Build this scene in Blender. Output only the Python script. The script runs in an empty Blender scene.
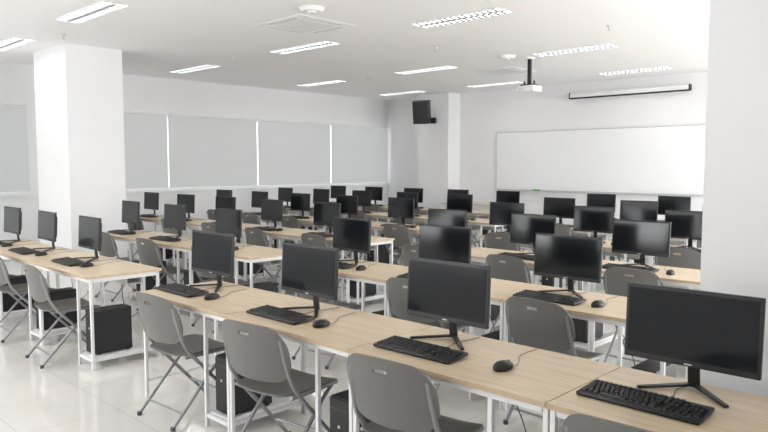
import bpy, bmesh, math, random
from mathutils import Vector, Matrix
random.seed(7)
scene = bpy.context.scene
COL = scene.collection
scene.view_settings.view_transform = 'Standard'
K = 1.2   # overall light level

# ------------------------------------------------------------ materials
def mat(name, color, rough=0.5, metal=0.0, noise=0.0, nscale=20.0, emis=0.0, ecol=None, bump=0.0, spec=0.5):
    m = bpy.data.materials.new(name); m.use_nodes = True
    nt = m.node_tree; b = nt.nodes['Principled BSDF']
    b.inputs['Base Color'].default_value = (*color, 1)
    b.inputs['Roughness'].default_value = rough
    b.inputs['Metallic'].default_value = metal
    b.inputs['Specular IOR Level'].default_value = spec
    if emis:
        b.inputs['Emission Color'].default_value = (*(ecol or color), 1)
        b.inputs['Emission Strength'].default_value = emis
    tc = nt.nodes.new('ShaderNodeTexCoord')
    n = nt.nodes.new('ShaderNodeTexNoise'); n.inputs['Scale'].default_value = nscale
    n.inputs['Detail'].default_value = 3
    nt.links.new(tc.outputs['Object'], n.inputs['Vector'])
    r = nt.nodes.new('ShaderNodeValToRGB')
    lo = tuple(c*(1-noise) for c in color); hi = tuple(min(1, c*(1+noise)) for c in color)
    r.color_ramp.elements[0].color = (*lo, 1); r.color_ramp.elements[1].color = (*hi, 1)
    r.color_ramp.elements[0].position = .3; r.color_ramp.elements[1].position = .7
    nt.links.new(n.outputs['Fac'], r.inputs['Fac'])
    nt.links.new(r.outputs['Color'], b.inputs['Base Color'])
    if bump:
        bp = nt.nodes.new('ShaderNodeBump'); bp.inputs['Strength'].default_value = bump
        bp.inputs['Distance'].default_value = .002
        nt.links.new(n.outputs['Fac'], bp.inputs['Height']); nt.links.new(bp.outputs['Normal'], b.inputs['Normal'])
    return m

M_wall = mat('wall_paint', (.875, .878, .885), .8, noise=.008, nscale=3)
M_ceil = mat('ceiling_paint', (.97, .97, .97), .9, noise=.006, nscale=2)
M_trim = mat('white_trim', (.88, .88, .89), .4, noise=.01)
M_blind_glow = mat('glowing_blind_fabric', (.42, .428, .428), .8, noise=.02, nscale=60, emis=.245, ecol=(.97, .99, .99))  # emission put in for daylight through the cloth; also helps light the room
M_glass = mat('daylight_glass', (.9, .95, 1), .2, emis=1.5, ecol=(.95, .98, 1))  # pane itself glows, standing in for the sky outside
M_white = mat('white_powder_coat', (.86, .86, .86), .35, noise=.01)
M_black = mat('black_plastic', (.006, .006, .007), .40, noise=.1, nscale=80)
M_cable = mat('dark_cable', (.03, .03, .03), .6, noise=.1, nscale=80)
M_key = mat('key_plastic', (.014, .014, .015), .5, noise=.1, nscale=80)
M_screen = mat('screen_panel', (.010, .011, .013), .10, noise=.05, nscale=4, spec=.32)
M_tower = mat('tower_case', (.012, .012, .014), .45, noise=.15, nscale=90)
M_gray = mat('gray_chair_plastic', (.158, .153, .144), .40, noise=.04, nscale=40, bump=.1)
M_tube = mat('gray_painted_tube', (.30, .305, .31), .34, metal=.35, noise=.03)
M_rub = mat('gray_rubber', (.09, .09, .09), .8, noise=.1)
M_board = mat('whiteboard_surface', (.92, .93, .935), .22, noise=.004, nscale=2)
M_alu = mat('aluminium', (.62, .63, .64), .35, metal=.7, noise=.03)
M_bfr = mat('pale_frame', (.58, .59, .60), .5, noise=.02)
M_lamp = mat('lamp_glow', (1, 1, 1), .5, emis=14.0*K, ecol=(1, 1, 1))
M_louv = mat('louver_metal', (.34, .35, .35), .5, noise=.03)
M_green = mat('green_plastic', (.05, .4, .1), .5, noise=.05)
M_acw = mat('ac_white_plastic', (.95, .95, .95), .6, noise=.01)
M_acd = mat('ac_dark_slot', (.72, .72, .73), .7, noise=.05)
M_lens = mat('lens_glass', (.02, .02, .03), .05, noise=.05)

def wood():
    m = bpy.data.materials.new('maple_laminate'); m.use_nodes = True
    nt = m.node_tree; b = nt.nodes['Principled BSDF']; b.inputs['Roughness'].default_value = .36
    tc = nt.nodes.new('ShaderNodeTexCoord'); mp = nt.nodes.new('ShaderNodeMapping')
    mp.inputs['Scale'].default_value = (1.2, 26, 26)
    info = nt.nodes.new('ShaderNodeObjectInfo'); add = nt.nodes.new('ShaderNodeVectorMath')
    nt.links.new(tc.outputs['Object'], add.inputs[0])
    sc = nt.nodes.new('ShaderNodeMath'); sc.operation = 'MULTIPLY'; sc.inputs[1].default_value = 9
    nt.links.new(info.outputs['Random'], sc.inputs[0]); nt.links.new(sc.outputs[0], add.inputs[1])
    nt.links.new(add.outputs[0], mp.inputs['Vector'])
    n = nt.nodes.new('ShaderNodeTexNoise'); n.inputs['Scale'].default_value = 2.2; n.inputs['Detail'].default_value = 8
    n.inputs['Distortion'].default_value = .6
    nt.links.new(mp.outputs[0], n.inputs['Vector'])
    r = nt.nodes.new('ShaderNodeValToRGB')
    r.color_ramp.elements[0].color = (.60, .465, .31, 1); r.color_ramp.elements[0].position = .30
    r.color_ramp.elements[1].color = (.74, .60, .43, 1); r.color_ramp.elements[1].position = .62
    nt.links.new(n.outputs['Fac'], r.inputs['Fac']); nt.links.new(r.outputs[0], b.inputs['Base Color'])
    return m
M_wood = wood()
M_edge = mat('brown_edge_band', (.54, .41, .27), .5, noise=.08, nscale=30)

def tiles():
    m = bpy.data.materials.new('glossy_floor_tiles'); m.use_nodes = True
    nt = m.node_tree; b = nt.nodes['Principled BSDF']; b.inputs['Roughness'].default_value = .06
    tc = nt.nodes.new('ShaderNodeTexCoord')
    br = nt.nodes.new('ShaderNodeTexBrick'); br.offset = 0; br.squash = 1
    br.inputs['Scale'].default_value = 1; br.inputs['Brick Width'].default_value = .6
    br.inputs['Row Height'].default_value = .6; br.inputs['Mortar Size'].default_value = .003
    br.inputs['Color1'].default_value = (.80, .78, .735, 1); br.inputs['Color2'].default_value = (.785, .765, .72, 1)
    br.inputs['Mortar'].default_value = (.62, .60, .56, 1)
    nt.links.new(tc.outputs['Object'], br.inputs['Vector']); nt.links.new(br.outputs['Color'], b.inputs['Base Color'])
    return m
M_floor = tiles()

# ------------------------------------------------------------ mesh helpers
def box(bm, c, d, bevel=0.0, rot=None):
    r = bmesh.ops.create_cube(bm, size=1)
    vs = r['verts']
    for v in vs: v.co = Vector((v.co.x*d[0], v.co.y*d[1], v.co.z*d[2]))
    if bevel:
        es = list({e for v in vs for e in v.link_edges})
        rb = bmesh.ops.bevel(bm, geom=es, offset=bevel, segments=2, affect='EDGES', profile=.5)
        vs = list({v for f in rb['faces'] for v in f.verts} | {v for v in vs if v.is_valid})
    for v in vs:
        if rot is not None: v.co = rot @ v.co
        v.co += Vector(c)
    return vs

def cyl(bm, p, r, h, seg=24, r2=None, axis='Z'):
    res = bmesh.ops.create_cone(bm, cap_ends=True, segments=seg, radius1=r, radius2=r if r2 is None else r2, depth=h)
    for v in res['verts']:
        if axis == 'Y': v.co = Vector((v.co.x, -v.co.z, v.co.y))
        if axis == 'X': v.co = Vector((v.co.z, v.co.y, v.co.x))
        v.co += Vector(p)

def smooth_path(pts, n=6):
    P = [Vector(p) for p in pts]
    P = [P[0]] + P + [P[-1]]
    out = []
    for i in range(1, len(P)-2):
        p0, p1, p2, p3 = P[i-1:i+3]
        for k in range(n):
            t = k/n
            out.append(.5*((2*p1)+(p2-p0)*t+(2*p0-5*p1+4*p2-p3)*t*t+(3*p1-p0-3*p2+p3)*t**3))
    out.append(P[-1]); return out

def tube(bm, pts, r, seg=8):
    pts = [Vector(p) for p in pts]; rings = []
    ref = Vector((1, 0, 0))
    for i, p in enumerate(pts):
        t = (pts[min(i+1, len(pts)-1)] - pts[max(i-1, 0)]).normalized()
        if abs(t.dot(ref)) > .9: ref = Vector((0, 0, 1)) if abs(t.z) < .9 else Vector((0, 1, 0))
        a = (ref - t*ref.dot(t)).normalized(); b = t.cross(a); ref = a
        rings.append([bm.verts.new(p + a*math.cos(2*math.pi*k/seg)*r + b*math.sin(2*math.pi*k/seg)*r) for k in range(seg)])
    for i in range(len(rings)-1):
        for k in range(seg):
            bm.faces.new((rings[i][k], rings[i][(k+1) % seg], rings[i+1][(k+1) % seg], rings[i+1][k]))
    bm.faces.new(rings[0][::-1]); bm.faces.new(rings[-1])

def panel(bm, f, nu, nv, thick, corner=.3, hole=None, depth=.6):
    g = []
    for j in range(nv+1):
        b = -math.cos(math.pi*j/nv)*.35 + (-1+2*j/nv)*.65; row = []
        for i in range(nu+1):
            a = -1+2*i/nu
            w = 1.0
            if abs(b) > 1-corner:
                q = min(1, (abs(b)-(1-corner))/corner)
                w = 1 - corner*depth*(1-math.sqrt(max(0, 1-q*q)))
            row.append(bm.verts.new(f(a*w, b)))
        g.append(row)
    fs = []
    for j in range(nv):
        for i in range(nu):
            if hole and hole(i, j): continue
            fs.append(bm.faces.new((g[j][i], g[j][i+1], g[j+1][i+1], g[j+1][i])))
    bmesh.ops.recalc_face_normals(bm, faces=fs)
    bmesh.ops.solidify(bm, geom=fs, thickness=thick)

def mesh(bm, name, *mats, smooth=False, angle=40):
    bmesh.ops.recalc_face_normals(bm, faces=bm.faces[:])
    me = bpy.data.meshes.new(name); bm.to_mesh(me); bm.free()
    for m in mats: me.materials.append(m)
    if smooth:
        for p in me.polygons: p.use_smooth = True
        try: me.set_sharp_from_angle(angle=math.radians(angle))
        except Exception: pass
    return me

def obj(name, me, loc=(0, 0, 0), rot=(0, 0, 0), parent=None, label=None, cat=None, group=None, kind=None):
    o = bpy.data.objects.new(name, me); COL.objects.link(o)
    o.location = loc; o.rotation_euler = rot
    if parent: o.parent = parent
    if label: o['label'] = label
    if cat: o['category'] = cat
    if group: o['group'] = group
    if kind: o['kind'] = kind
    return o

def bx(name, lo, hi, m, bevel=0, **k):
    bm = bmesh.new()
    c = [(a+b)/2 for a, b in zip(lo, hi)]; d = [abs(b-a) for a, b in zip(lo, hi)]
    box(bm, (0, 0, 0), d, bevel)
    return obj(name, mesh(bm, name, m), loc=c, **k)

# ------------------------------------------------------------ room
XL, XR, YB, YF, ZC = -12.5, 2.6, -3.2, 13.1, 3.32
S = dict(kind='structure')
bx('floor', (XL-.2, YB-.2, -.1), (XR+.2, YF+.2, 0), M_floor, label='glossy cream tiled floor', **S)
bx('ceiling', (XL-.2, YB-.2, ZC), (XR+.2, YF+.2, ZC+.1), M_ceil, label='flat white painted ceiling', **S)
bx('wall_front', (XL-.2, YF, 0), (XR+.2, YF+.15, ZC), M_wall, label='white wall carrying the whiteboard', **S)
bx('wall_back', (XL-.2, YB-.15, 0), (XR+.2, YB, ZC), M_wall, label='white painted wall', **S)
bx('wall_right', (XR, YB, 0), (XR+.15, YF, ZC), M_wall, label='white painted wall', **S)
# left wall with window openings
ZS, ZT = 1.15, 2.60
bm = bmesh.new()
def rb(lo, hi):
    box(bm, [(a+b)/2 for a, b in zip(lo, hi)], [abs(b-a) for a, b in zip(lo, hi)])
rb((XL-.15, YB, 0), (XL, YF, ZS)); rb((XL-.15, YB, ZT), (XL, YF, ZC))
rb((XL-.15, YB, ZS), (XL, -.2, ZT)); rb((XL-.15, 4.18, ZS), (XL, 4.6, ZT)); rb((XL-.15, 13.04, ZS), (XL, YF, ZT))
obj('wall_left', mesh(bm, 'wall_left', M_wall), label='white wall with a row of windows', **S)
spans = [(-.2, 2.0), (2.0, 4.18), (4.6, 6.76), (6.76, 8.9), (8.9, 11.05), (11.05, 13.04)]
for i, (a, b) in enumerate(spans):
    bm = bmesh.new()
    w = b-a
    box(bm, (0, -w/2+.02, 0), (.06, .04, ZT-ZS)); box(bm, (0, w/2-.02, 0), (.06, .04, ZT-ZS))
    box(bm, (0, 0, (ZT-ZS)/2-.02), (.06, w-.08, .04)); box(bm, (0, 0, -(ZT-ZS)/2+.02), (.06, w-.08, .04))
    wo = obj('window_%d' % (i+1), mesh(bm, 'window_frame', M_trim), loc=(XL-.07, (a+b)/2, (ZS+ZT)/2), label='white framed window with a pane glowing as daylight', **S)
    bm = bmesh.new(); box(bm, (0, 0, 0), (.01, w-.08, ZT-ZS-.08))
    obj('glass', mesh(bm, 'glass', M_glass), loc=(-.01, 0, 0), parent=wo)
    # blind
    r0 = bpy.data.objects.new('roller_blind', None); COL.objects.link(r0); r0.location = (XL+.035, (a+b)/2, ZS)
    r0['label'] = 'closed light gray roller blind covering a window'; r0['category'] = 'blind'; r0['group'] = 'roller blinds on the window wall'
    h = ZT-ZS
    bm = bmesh.new(); box(bm, (0, 0, h/2+.01), (.004, w-.026, h-.02)); obj('fabric', mesh(bm, 'fabric', M_blind_glow), parent=r0)
    bm = bmesh.new(); cyl(bm, (0, 0, 0), .022, w-.024, 16)
    for v in bm.verts: v.co = Vector((v.co.x, v.co.z, v.co.y + h+.01))
    obj('roller', mesh(bm, 'roller', M_trim, smooth=True), parent=r0)
    bm = bmesh.new(); box(bm, (0, 0, .0), (.02, w-.026, .025), .004); obj('bottom_bar', mesh(bm, 'bottom_bar', M_trim), parent=r0)
bx('trim_1', (XL, YB, ZS-.06), (XL+.03, YF, ZS-.025), M_trim, label='window sill ledge', **S)
# columns
bx('wall_column_window_side', (-11.15, 3.86, 0), (-9.93, 4.68, ZC), M_wall, label='white square structural column', **S)
bx('wall_column_corner', (-11.05, 12.66, 0), (-10.12, YF, ZC), M_wall, label='white column beside the whiteboard wall', **S)
bx('wall_column_near', (-1.06, 3.1, 0), (.15, 3.95, ZC), M_wall, label='large white structural column', **S)
bx('baseboard_left', (XL, YB, 0), (XL+.012, YF, .1), M_trim, label='white baseboard', **S)
bx('baseboard_front', (-10.11, YF-.012, 0), (XR, YF, .1), M_trim, label='white baseboard', **S)

# ------------------------------------------------------------ templates
def inst(kind, loc, rz=0, scale=None):
    T = TPL[kind]
    root = bpy.data.objects.new(kind, T.get('mesh')); COL.objects.link(root)
    root.location = loc; root.rotation_euler = (0, 0, rz)
    root['category'] = T['cat']; root['label'] = T['label']; root['group'] = T['group']
    def add(parts, par):
        for (n, me, l, r, sub) in parts:
            o = bpy.data.objects.new(n, me); COL.objects.link(o); o.location = l; o.rotation_euler = r; o.parent = par
            add(sub, o)
    add(T['parts'], root)
    return root
TPL = {}

HT, DD, BAY = .75, .63, .25
def cable_mesh(pts, r=.0016, n=5):
    bm = bmesh.new(); tube(bm, smooth_path(pts, n), r, 6); return mesh(bm, 'cable', M_cable, smooth=True)
def desk_tpl(W):
    parts = []
    bm = bmesh.new(); box(bm, (0, 0, 0), (W-.004, DD, .022), .002)
    top = mesh(bm, 'tabletop', M_wood)
    bm = bmesh.new(); box(bm, (0, 0, 0), (W-.006, .003, .020)); eb = mesh(bm, 'edge_band', M_edge)
    parts.append(('tabletop', top, (W/2, DD/2, HT-.011), (0, 0, 0), [('edge_band', eb, (0, -DD/2-.0012, 0), (0, 0, 0), [])]))
    bm = bmesh.new(); box(bm, (0, 0, 0), (.022, .022, HT-.022-.01), .002); box(bm, (0, 0, -(HT-.022)/2+.005-.002), (.025, .025, .012), .002)
    leg = mesh(bm, 'leg', M_white)
    bay = BAY
    for x in (.015, W-.015-bay, W-.015):
        for y in (.035, DD-.035):
            parts.append(('leg', leg, (x, y, (HT-.022)/2+.003), (0, 0, 0), []))
    bm = bmesh.new()
    box(bm, (W/2, .035, HT-.022-.016), (W-.06, .020, .03)); box(bm, (W/2, DD-.035, HT-.022-.016), (W-.06, .020, .03))
    for x in (.015, W-.015-bay, W-.015): box(bm, (x, DD/2, HT-.022-.016), (.020, DD-.1, .03))
    parts.append(('top_rail_frame', mesh(bm, 'top_rail_frame', M_white), (0, 0, 0), (0, 0, 0), []))
    bm = bmesh.new()
    xa, xb = W-.015-bay, W-.015
    for x in (xa, xb): box(bm, (x, DD/2, .075), (.018, DD-.1, .024))
    for y in (.035, DD-.035): box(bm, ((xa+xb)/2, y, .075), (bay-.03, .018, .024))
    box(bm, ((xa+xb)/2, DD/2, .092), (bay-.01, DD-.1, .010))
    parts.append(('tower_shelf', mesh(bm, 'tower_shelf', M_white), (0, 0, 0), (0, 0, 0), []))
    bm = bmesh.new(); box(bm, (.015, DD/2, .12), (.018, DD-.1, .018))
    parts.append(('side_rail', mesh(bm, 'side_rail', M_white), (0, 0, 0), (0, 0, 0), []))
    L = W-bay-.06
    bm = bmesh.new(); box(bm, (.03+L/2, DD-.11, .60), (L, .14, .008)); box(bm, (.03+L/2, DD-.178, .635), (L, .006, .075)); box(bm, (.03+L/2, DD-.046, .655), (L, .006, .11))
    tray = mesh(bm, 'cable_tray', M_white)
    c1 = cable_mesh([(W*.5, DD-.1, .606), (W*.62, DD-.15, .45), (W*.68, DD-.14, .30), (W-bay-.03, DD-.06, .36), (W-bay+.06, DD-.10, .40)], .003)
    parts.append(('cable_tray', tray, (0, 0, 0), (0, 0, 0), [('hanging_cable', c1, (0, 0, 0), (0, 0, 0), [])]))
    return dict(cat='desk', label='light maple desk with white steel frame and tower shelf', group='rows of computer desks', parts=parts)
WR, WL = 1.06, 1.11
TPL['computer_desk'] = desk_tpl(WR)
DESK_R = TPL['computer_desk']; DESK_L = desk_tpl(WL)

# monitor
def monitor_tpl():
    W, H = .50, .295
    bm = bmesh.new(); box(bm, (0, 0, 0), (W, .02, H), .004)
    vs = box(bm, (0, .022, 0), (W*.8, .03, H*.72), .010)
    housing = mesh(bm, 'housing', M_black)
    bm = bmesh.new(); box(bm, (0, 0, 0), (W-.024, .002, H-.038)); scr = mesh(bm, 'screen', M_screen)
    bm = bmesh.new(); box(bm, (0, 0, 0), (.028, .001, .005)); mark = mesh(bm, 'logo_mark', M_alu)
    bm = bmesh.new(); box(bm, (0, 0, .095), (.045, .014, .18), .004, Matrix.Rotation(math.radians(6), 3, 'X'))
    neck = mesh(bm, 'stand_neck', M_black)
    def foot(s):
        bm = bmesh.new()
        L = math.hypot(.17, .155); a = math.atan2(-.155, .17*s)
        vs = box(bm, (L/2-.01, 0, 0), (L, .032, .010), .003)
        for v in bm.verts:
            k = max(0, v.co.x/L); v.co.y *= 1-.45*k
            v.co.z += .012*(1-k)
            x, y = v.co.x, v.co.y
            v.co.x = x*math.cos(a)-y*math.sin(a); v.co.y = x*math.sin(a)+y*math.cos(a)
        return mesh(bm, 'stand_foot', M_black)
    tilt = (math.radians(-3), 0, 0)
    return dict(cat='monitor', label='black widescreen computer monitor, switched off, on a desk', group='computer monitors',
        parts=[('housing', housing, (0, 0, .250), tilt, [('screen', scr, (0, -.0105, .005), (0, 0, 0), []), ('logo_mark', mark, (0, -.0105, -H/2+.009), (0, 0, 0), [])]),
               ('stand_neck', neck, (0, .05, 0), (0, 0, 0), []),
               ('stand_foot', foot(1), (0, .06, .0065), (0, 0, 0), []), ('stand_foot', foot(-1), (0, .06, .0065), (0, 0, 0), [])])
TPL['computer_monitor'] = monitor_tpl()

def keyboard_tpl():
    R = Matrix.Rotation(math.radians(3.5), 3, 'X')
    bm = bmesh.new(); box(bm, (0, 0, .014), (.45, .155, .016), .005, R)
    body = mesh(bm, 'keyboard', M_black, smooth=True)
    bm = bmesh.new()
    def key(x, y, w, d):
        r = bmesh.ops.create_cube(bm, size=1)
        for v in r['verts']:
            t = .82 if v.co.z > 0 else 1
            c = Vector((v.co.x*w*t+x, v.co.y*d*t+y, v.co.z*.008+.0245))
            v.co = R @ c
    p = .019
    for rr in range(6):
        y = .060 - rr*.0215 + (0 if rr == 0 else -.003)
        if rr == 5:
            x = -.215
            for w in (1.3, 1.2, 1.2, 6.0, 1.2, 1.2, 1.3, 1.6):
                key(x+w*p/2, y, w*p-.003, .017); x += w*p
        else:
            first = [1, 1, 1.5, 1.8, 2.3][rr]; x = -.215; tot = 15*p
            key(x+first*p/2, y, first*p-.003, .017); x += first*p
            while x < -.215+tot-2.2*p: key(x+p/2, y, p-.003, .017); x += p
            w = -.215+tot-x; key(x+w/2, y, w-.003, .017)
        for c in range(3):
            if rr in (3,) or (rr == 4 and c != 1): continue
            key(.0835+c*p, y, p-.003, .017)
        for c in range(4):
            if rr == 0: continue
            key(.148+c*p, y, p-.003, .017)
    keys = mesh(bm, 'keys', M_key)
    cb = cable_mesh([(.02, .078, .012), (.03, .11, .004), (.05, .16, .004), (.03, .24, .004), (.05, .33, .004), (.06, .41, .004)])
    return dict(cat='keyboard', label='black full-size wired keyboard on a maple desk', group='keyboards on the desks', mesh=body,
        parts=[('keys', keys, (0, 0, 0), (0, 0, 0), []), ('cable', cb, (0, 0, 0), (0, 0, 0), [])])
TPL['keyboard'] = keyboard_tpl()
def mouse_tpl():
    bm = bmesh.new(); bmesh.ops.create_uvsphere(bm, u_segments=20, v_segments=12, radius=1)
    for v in bm.verts:
        x, y, z = v.co
        v.co = Vector((x*.032*(1-.12*y), y*.056, max(z, -.35)*.028 * (1-.18*y) + .0125))
    me = mesh(bm, 'computer_mouse', M_black, smooth=True)
    bm = bmesh.new(); cyl(bm, (0, 0, 0), .010, .006, 16, axis='X'); wh = mesh(bm, 'scroll_wheel', M_tube)
    cb = cable_mesh([(0, .054, .01), (-.005, .09, .004), (-.04, .14, .004), (-.09, .20, .004), (-.11, .27, .004), (-.12, .36, .004)], .0013)
    return dict(cat='mouse', label='black wired computer mouse on a maple desk', group='computer mice', mesh=me,
        parts=[('scroll_wheel', wh, (0, .028, .029), (0, 0, 0), []), ('cable', cb, (0, 0, 0), (0, 0, 0), [])])
TPL['computer_mouse'] = mouse_tpl()
def tower_tpl():
    bm = bmesh.new(); box(bm, (0, 0, .185), (.15, .31, .35), .006)
    for s in (-1, 1):
        for t in (-1, 1): box(bm, (s*.055, t*.12, .006), (.025, .03, .012))
    me = mesh(bm, 'computer_tower', M_tower)
    bm = bmesh.new(); box(bm, (0, 0, 0), (.14, .012, .34), .003); fp = mesh(bm, 'front_panel', M_key)
    bm = bmesh.new(); box(bm, (0, 0, 0), (.125, .006, .006)); dr = mesh(bm, 'drive_slot', M_rub)
    bm = bmesh.new(); cyl(bm, (0, 0, 0), .009, .006, 16, axis='Y'); pb = mesh(bm, 'power_button', M_alu)
    return dict(cat='computer', label='black computer tower on the low shelf under a desk', group='computer towers under the desks', mesh=me,
        parts=[('front_panel', fp, (0, -.161, .185), (0, 0, 0), [('drive_slot', dr, (0, -.006, .12), (0, 0, 0), []), ('power_button', pb, (0, -.006, .03), (0, 0, 0), [])])])
TPL['computer_tower'] = tower_tpl()

def chair_tpl():
    bm = bmesh.new()
    def fb(a, b):
        z = .665+.136*b
        z += .028*(1-a*a)*(1 if b > 0 else -.4)*abs(b)
        return Vector((a*.242, -.205 - .035*b + -.060*(1-a*a), z))
    panel(bm, fb, 24, 16, .009, .85, hole=lambda i, j: 10 <= i <= 13 and j == 12, depth=.42)
    back = mesh(bm, 'backrest', M_gray, smooth=True, angle=50)
    bm = bmesh.new()
    def fs(a, b):
        return Vector((a*(.212+.012*b), .02+.21*b, .455 - .016*(1-a*a) - .03*max(0, b-.6)**2*6*.4 + .012*max(0, -b-.6)))
    panel(bm, fs, 18, 16, .011, .5, depth=.45)
    seat = mesh(bm, 'seat', M_gray, smooth=True, angle=50)
    def leg_front(s):
        bm = bmesh.new()
        tube(bm, smooth_path([(s*.205, -.234, .755), (s*.216, -.203, .62), (s*.224, -.155, .49), (s*.228, .0, .31), (s*.23, .27, .012)], 5), .0115, 10)
        return mesh(bm, 'front_leg', M_tube, smooth=True)
    def leg_rear(s):
        bm = bmesh.new()
        tube(bm, smooth_path([(s*.198, .17, .425), (s*.200, .05, .33), (s*.202, -.25, .012)], 5), .0105, 10)
        return mesh(bm, 'rear_leg', M_tube, smooth=True)
    bm = bmesh.new(); cyl(bm, (0, 0, 0), .015, .024, 14); cap = mesh(bm, 'foot_cap', M_rub, smooth=True)
    bm = bmesh.new(); tube(bm, [(-.228, .15, .145), (.228, .15, .145)], .008); xb = mesh(bm, 'crossbar', M_tube, smooth=True)
    bm = bmesh.new(); tube(bm, [(-.200, -.18, .085), (.200, -.18, .085)], .008); xb2 = mesh(bm, 'crossbar', M_tube, smooth=True)
    bm = bmesh.new(); box(bm, (0, 0, 0), (.018, .36, .018), .004); sr = mesh(bm, 'seat_rail', M_tube)
    P = [('backrest', back, (0, 0, 0), (0, 0, 0), []), ('seat', seat, (0, 0, 0), (0, 0, 0), []),
         ('seat_rail', sr, (-.207, .02, .435), (0, 0, 0), []), ('seat_rail', sr, (.207, .02, .435), (0, 0, 0), []),
         ('crossbar', xb, (0, 0, 0), (0, 0, 0), []), ('crossbar', xb2, (0, 0, 0), (0, 0, 0), [])]
    for s in (-1, 1):
        P.append(('front_leg', leg_front(s), (0, 0, 0), (0, 0, 0), [('foot_cap', cap, (s*.23, .27, .012), (0, 0, 0), [])]))
        P.append(('rear_leg', leg_rear(s), (0, 0, 0), (0, 0, 0), [('foot_cap', cap, (s*.202, -.25, .012), (0, 0, 0), [])]))
    return dict(cat='chair', label='gray plastic folding chair with tubular legs at a desk', group='folding chairs at the desks', parts=P)
TPL['folding_chair'] = chair_tpl()

# ------------------------------------------------------------ rows
ROWS = [2.60, 4.12, 5.68, 7.25, 8.85, 10.5]
def seat_set(x0, W, Dm, moff, mouse=.34, coff=None, dm=0, kb=0, cy=None, cyaw=None, rot=None, kd=0, krot=None):
    TPL['computer_desk'] = DESK_R if W == WR else DESK_L
    fy = Dm-.43
    inst('computer_desk', (x0, fy, 0))
    r = random.uniform
    mx = x0+moff
    inst('computer_monitor', (mx, Dm+dm, HT), math.radians(r(-3, 3) if rot is None else rot))
    inst('keyboard', (max(mx+kb+r(-.02, .02), x0+.24), Dm+kd-.235+r(-.01, .01), HT), math.radians(r(-2.5, 2.5) if krot is None else krot))
    inst('computer_mouse', (mx+mouse+r(-.01, .01), Dm-.21+r(-.02, .02), HT), math.radians(r(-12, 12)))
    inst('computer_tower', (x0+W-.015-BAY/2, fy+.23, .097))
    inst('folding_chair', (x0+(coff if coff else (W-1.06)+.51+r(-.02, .01)), fy+(r(.03, .09) if cy is None else cy), 0), math.radians(r(-4, 6) if cyaw is None else cyaw))
for i, Dm in enumerate(ROWS):
    sh = -.17*i
    nR = 5 if i == 0 else 3
    for k in range(nR):
        if i == 0:
            seat_set(-4.45+k*WR, WR, Dm, [.25, .29, .25, .335, .4][k], mouse=[.35, .34, .47, .49, .4][k], coff=[.50, .48, .38, .37, .5][k],
                     dm=[0, -.03, 0, .05, 0][k], kb=[0, 0, .05, -.06, 0][k], cy=[.09, .06, .08, .09, 0][k], cyaw=[2, 8, 5, 3, 0][k], rot=[2, 0, 1, 1, 0][k], kd=[0, 0, 0, .03, 0][k], krot=[0, 0, 1.5, 0, 0][k])
        else: seat_set(-4.45+sh+k*WR, WR, Dm, (.10 if (i > 2 and k == 0) else .22), mouse=(.48 if (i > 2 and k == 0) else .36), coff=random.uniform(.35, .42), dm=.02)
    nL = 3 if i < 2 else 5
    xr = (-5.31 if i == 0 else -5.16)+sh
    for k in range(nL): seat_set(xr-(k+1)*WL, WL, Dm, .12 - (.04*k if i else 0) if i else [.15, .22, .29][k], mouse=.42)

# ------------------------------------------------------------ ceiling fixtures
def fixture():
    L, W = 1.24, .29
    bm = bmesh.new()
    box(bm, (0, W/2-.007, -.005), (L, .014, .010)); box(bm, (0, -W/2+.007, -.005), (L, .014, .010))
    box(bm, (L/2-.007, 0, -.005), (.014, W-.028, .010)); box(bm, (-L/2+.007, 0, -.005), (.014, W-.028, .010))
    fr = mesh(bm, 'ceiling_light', M_trim)
    bm = bmesh.new(); box(bm, (0, 0, 0), (L-.03, W-.03, .001)); gl = mesh(bm, 'diffuser', M_lamp)
    bm = bmesh.new()
    box(bm, (0, 0, -.0075), (L-.03, .050, .009))
    n = 14
    for k in range(n):
        x = -L/2+.03+(L-.06)*(k+.5)/n
        box(bm, (x, 0, -.0075), (.050, W-.030, .009))
    lv = mesh(bm, 'louver', M_louv)
    return fr, gl, lv
FR, GL, LV = fixture()
LPOS = [(-7.75, 3.3), (-10.6, 3.34), (-4.9, 3.3), (-10.9, 6.45), (-7.8, 6.4), (-4.96, 6.4), (-10.9, 9.4), (-8.05, 9.4), (-5.1, 9.32),
        (-11.0, 12.0), (-8.4, 12.05), (-5.4, 12.1), (-2.0, 6.4), (-2.2, 9.35), (-2.4, 12.1), (-4.9, .3), (-7.7, .3), (-10.6, .3)]
for (x, y) in LPOS:
    o = obj('ceiling_light', FR, (x, y, ZC), label='recessed louvered fluorescent fixture, lit, on the ceiling', cat='light', group='ceiling light fixtures')
    obj('diffuser', GL, (0, 0, -.002), parent=o); obj('louver', LV, (0, 0, 0), parent=o)

def ac(x, y):
    bm = bmesh.new(); box(bm, (0, 0, -.003), (.88, .88, .006), .002); me = mesh(bm, 'air_conditioner', M_acw)
    o = obj('air_conditioner', me, (x, y, ZC), label='white square cassette air conditioner on the ceiling', cat='air conditioner', group='ceiling air conditioners')
    bm = bmesh.new()
    box(bm, (-.25, 0, -.008), (.015, .5, .004)); box(bm, (.25, 0, -.008), (.015, .5, .004))
    for k in range(9): box(bm, (0, -.22+k*.055, -.008), (.5, .014, .004))
    obj('intake_grille', mesh(bm, 'intake_grille', M_acd), parent=o)
    for a in range(4):
        bm = bmesh.new(); box(bm, (0, .36, -.008), (.54, .045, .005), .001)
        obj('air_vent', mesh(bm, 'air_vent', M_acd), rot=(0, 0, a*math.pi/2), parent=o)
ac(-6.56, 5.42); ac(-7.15, 10.5)

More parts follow.
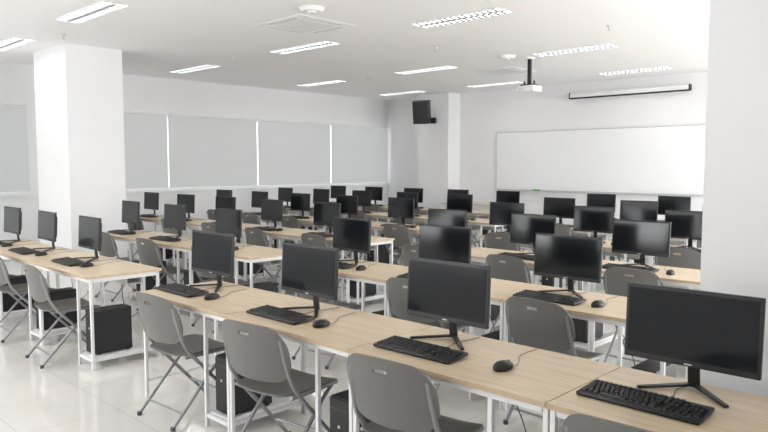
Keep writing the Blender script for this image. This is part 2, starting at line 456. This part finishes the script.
for (x, y) in [(-5.8, 4.88), (-6.12, 9.1)]:
    bm = bmesh.new(); cyl(bm, (0, 0, -.02), .11, .04, 32, .145); o = obj('smoke_detector', mesh(bm, 'smoke_detector', M_acw, smooth=True), (x, y, ZC), label='round white detector dome on the ceiling', cat='detector', group='ceiling detectors')
    bm = bmesh.new(); cyl(bm, (0, 0, -.048), .05, .016, 24); obj('sensor_cap', mesh(bm, 'sensor_cap', M_trim), parent=o)
for (x, y) in [(-9.3, 6.2), (-9.3, 9.2), (-6.3, 7.6), (-3.9, 8.0), (-9.3, 3.6)]:
    bm = bmesh.new(); cyl(bm, (0, 0, -.004), .035, .008, 20); cyl(bm, (0, 0, -.03), .010, .05, 12)
    o = obj('sprinkler', mesh(bm, 'sprinkler', M_alu), (x, y, ZC), label='small metal fire sprinkler on the ceiling', cat='sprinkler', group='ceiling sprinklers')
    bm = bmesh.new(); cyl(bm, (0, 0, -.056), .018, .003, 16); obj('deflector', mesh(bm, 'deflector', M_alu), parent=o)

# projector
pr = bpy.data.objects.new('projector', None); COL.objects.link(pr); pr.location = (-5.97, 9.52, ZC)
pr['label'] = 'white projector hanging from the ceiling on a pole'; pr['category'] = 'projector'
bm = bmesh.new(); cyl(bm, (0, 0, -.01), .08, .02, 24); obj('ceiling_plate', mesh(bm, 'ceiling_plate', M_acw), parent=pr)
bm = bmesh.new(); box(bm, (0, 0, -.22), (.05, .05, .40), .004); obj('mount_pole', mesh(bm, 'mount_pole', M_black), parent=pr)
bm = bmesh.new(); box(bm, (0, 0, -.43), (.22, .20, .02)); box(bm, (-.09, 0, -.40), (.015, .03, .07)); box(bm, (.09, 0, -.40), (.015, .03, .07)); obj('mount_bracket', mesh(bm, 'mount_bracket', M_black), parent=pr)
bm = bmesh.new(); box(bm, (0, 0, -.49), (.32, .25, .10), .02); hb = obj('projector_body', mesh(bm, 'projector_body', M_white), parent=pr)
bm = bmesh.new(); cyl(bm, (.08, .13, -.49), .035, .04, 24, axis='Y'); obj('lens', mesh(bm, 'lens', M_lens), parent=hb)
bm = bmesh.new(); box(bm, (-.07, -.1255, -.49), (.11, .003, .04)); obj('vent', mesh(bm, 'vent', M_acd), parent=hb)

# projection screen housing
ps = bpy.data.objects.new('projection_screen', None); COL.objects.link(ps); ps.location = (-5.95, 13.0, 3.05)
ps['label'] = 'rolled-up projection screen in a white case above the whiteboard'; ps['category'] = 'projection screen'
bm = bmesh.new(); box(bm, (0, 0, 0), (2.40, .09, .085), .006); obj('case', mesh(bm, 'case', M_trim), parent=ps)
for sx in (-1.21, 1.21):
    bm = bmesh.new(); box(bm, (sx, 0, -.004), (.022, .10, .115), .004); obj('end_cap', mesh(bm, 'end_cap', M_black), parent=ps)
bm = bmesh.new(); box(bm, (0, -.02, -.056), (2.40, .055, .028), .003); obj('screen_slat', mesh(bm, 'screen_slat', M_black), parent=ps)
for sx in (-1.0, 1.0):
    bm = bmesh.new(); box(bm, (sx, .070, .02), (.03, .06, .06)); obj('wall_bracket', mesh(bm, 'wall_bracket', M_trim), parent=ps)

# whiteboard
wb = bpy.data.objects.new('whiteboard', None); COL.objects.link(wb); wb.location = (-6.67, YF-.02, 1.06)
wb['label'] = 'long blank wall-mounted whiteboard with aluminium frame'; wb['category'] = 'whiteboard'
WW, WH = 4.75, 1.3
bm = bmesh.new(); box(bm, (0, 0, WH/2), (WW-.03, .02, WH-.03)); obj('board', mesh(bm, 'board', M_board), parent=wb)
bm = bmesh.new(); box(bm, (0, -.002, WH-.007), (WW, .022, .014)); box(bm, (0, -.002, .007), (WW, .022, .014)); box(bm, (-WW/2+.007, -.002, WH/2), (.014, .022, WH-.028)); box(bm, (WW/2-.007, -.002, WH/2), (.014, .022, WH-.028)); obj('frame', mesh(bm, 'frame', M_bfr), parent=wb)
bm = bmesh.new(); box(bm, (0, -.045, -.004), (WW*.9, .07, .008)); obj('pen_tray', mesh(bm, 'pen_tray', M_bfr), parent=wb)
bm = bmesh.new(); box(bm, (0, 0, .015), (.15, .05, .03), .005); er = obj('whiteboard_eraser', mesh(bm, 'whiteboard_eraser', M_green), (-7.95, YF-.068, 1.060), label='green whiteboard eraser on the pen tray', cat='eraser')
bm = bmesh.new(); box(bm, (0, 0, .004), (.148, .048, .008)); obj('felt_pad', mesh(bm, 'felt_pad', M_rub), parent=er, loc=(0, 0, 0))

# speaker
sp = bpy.data.objects.new('wall_speaker', None); COL.objects.link(sp); sp.location = (-10.62, 12.30, 2.60); sp.rotation_euler = (math.radians(10), 0, math.radians(24))
sp['label'] = 'black box loudspeaker mounted high on a white column'; sp['category'] = 'speaker'
bm = bmesh.new(); box(bm, (0, 0, .27), (.38, .26, .54), .02); obj('cabinet', mesh(bm, 'cabinet', M_black), parent=sp)
bm = bmesh.new(); box(bm, (0, -.135, .27), (.34, .012, .50), .004); obj('grille', mesh(bm, 'grille', M_tower), parent=sp)
bm = bmesh.new(); box(bm, (.10, .17, .10), (.05, .12, .06)); box(bm, (.20, .22, .04), (.16, .05, .14), .01); obj('mount_bracket', mesh(bm, 'mount_bracket', M_black), parent=sp)

# teacher desk
td = bpy.data.objects.new('teacher_desk', None); COL.objects.link(td); td.location = (-9.0, 12.2, 0)
td['label'] = 'white teacher desk with wooden top near the whiteboard'; td['category'] = 'desk'
bm = bmesh.new(); box(bm, (0, 0, .765), (1.4, .6, .025), .003); obj('tabletop', mesh(bm, 'tabletop', M_wood), parent=td)
bm = bmesh.new(); box(bm, (0, -.25, .45), (1.3, .02, .56)); obj('modesty_panel', mesh(bm, 'modesty_panel', M_white), parent=td)
for sx in (-.66, .66):
    for sy in (-.27, .27):
        bm = bmesh.new(); box(bm, (sx, sy, .376), (.035, .035, .752)); obj('leg', mesh(bm, 'leg', M_white), parent=td)

# ------------------------------------------------------------ lights
def area(name, loc, rot, sx, sy, p, col=(1, 1, 1)):
    l = bpy.data.lights.new(name, 'AREA'); l.shape = 'RECTANGLE'; l.size = sx; l.size_y = sy; l.energy = p*K; l.color = col
    o = bpy.data.objects.new(name, l); COL.objects.link(o); o.location = loc; o.rotation_euler = rot
for x, p in ((-8.6, 105), (-5.0, 150), (-1.6, 8)):
    area('back_uplight_fill', (x, YB+.6, 1.2), (math.radians(157), 0, 0), 3.4, 1.5, p, (.985, .99, 1))  # added fill lamps tilted up to brighten the ceiling; back wall has no window
for y, p in ((.5, 8), (6.6, 150), (10.5, 215)):
    area('right_side_fill', (XR-.4, y, 1.7), (math.radians(98), 0, math.radians(90)), 3.2, 1.6, p, (.985, .99, 1))  # added fill lamps off the windowless right wall, evening out the far room
w = bpy.data.worlds.new('world'); scene.world = w; w.use_nodes = True
w.node_tree.nodes['Background'].inputs[0].default_value = (.9, .95, 1, 1); w.node_tree.nodes['Background'].inputs[1].default_value = 1

# ------------------------------------------------------------ camera
cd = bpy.data.cameras.new('camera'); cam = bpy.data.objects.new('camera', cd); COL.objects.link(cam)
cd.sensor_width = 36; cd.lens = 681/768*36; cd.clip_start = .05
cam.location = (0, 0, 1.62); cam.rotation_euler = (math.radians(90-4.28), 0, math.radians(44))
scene.camera = cam
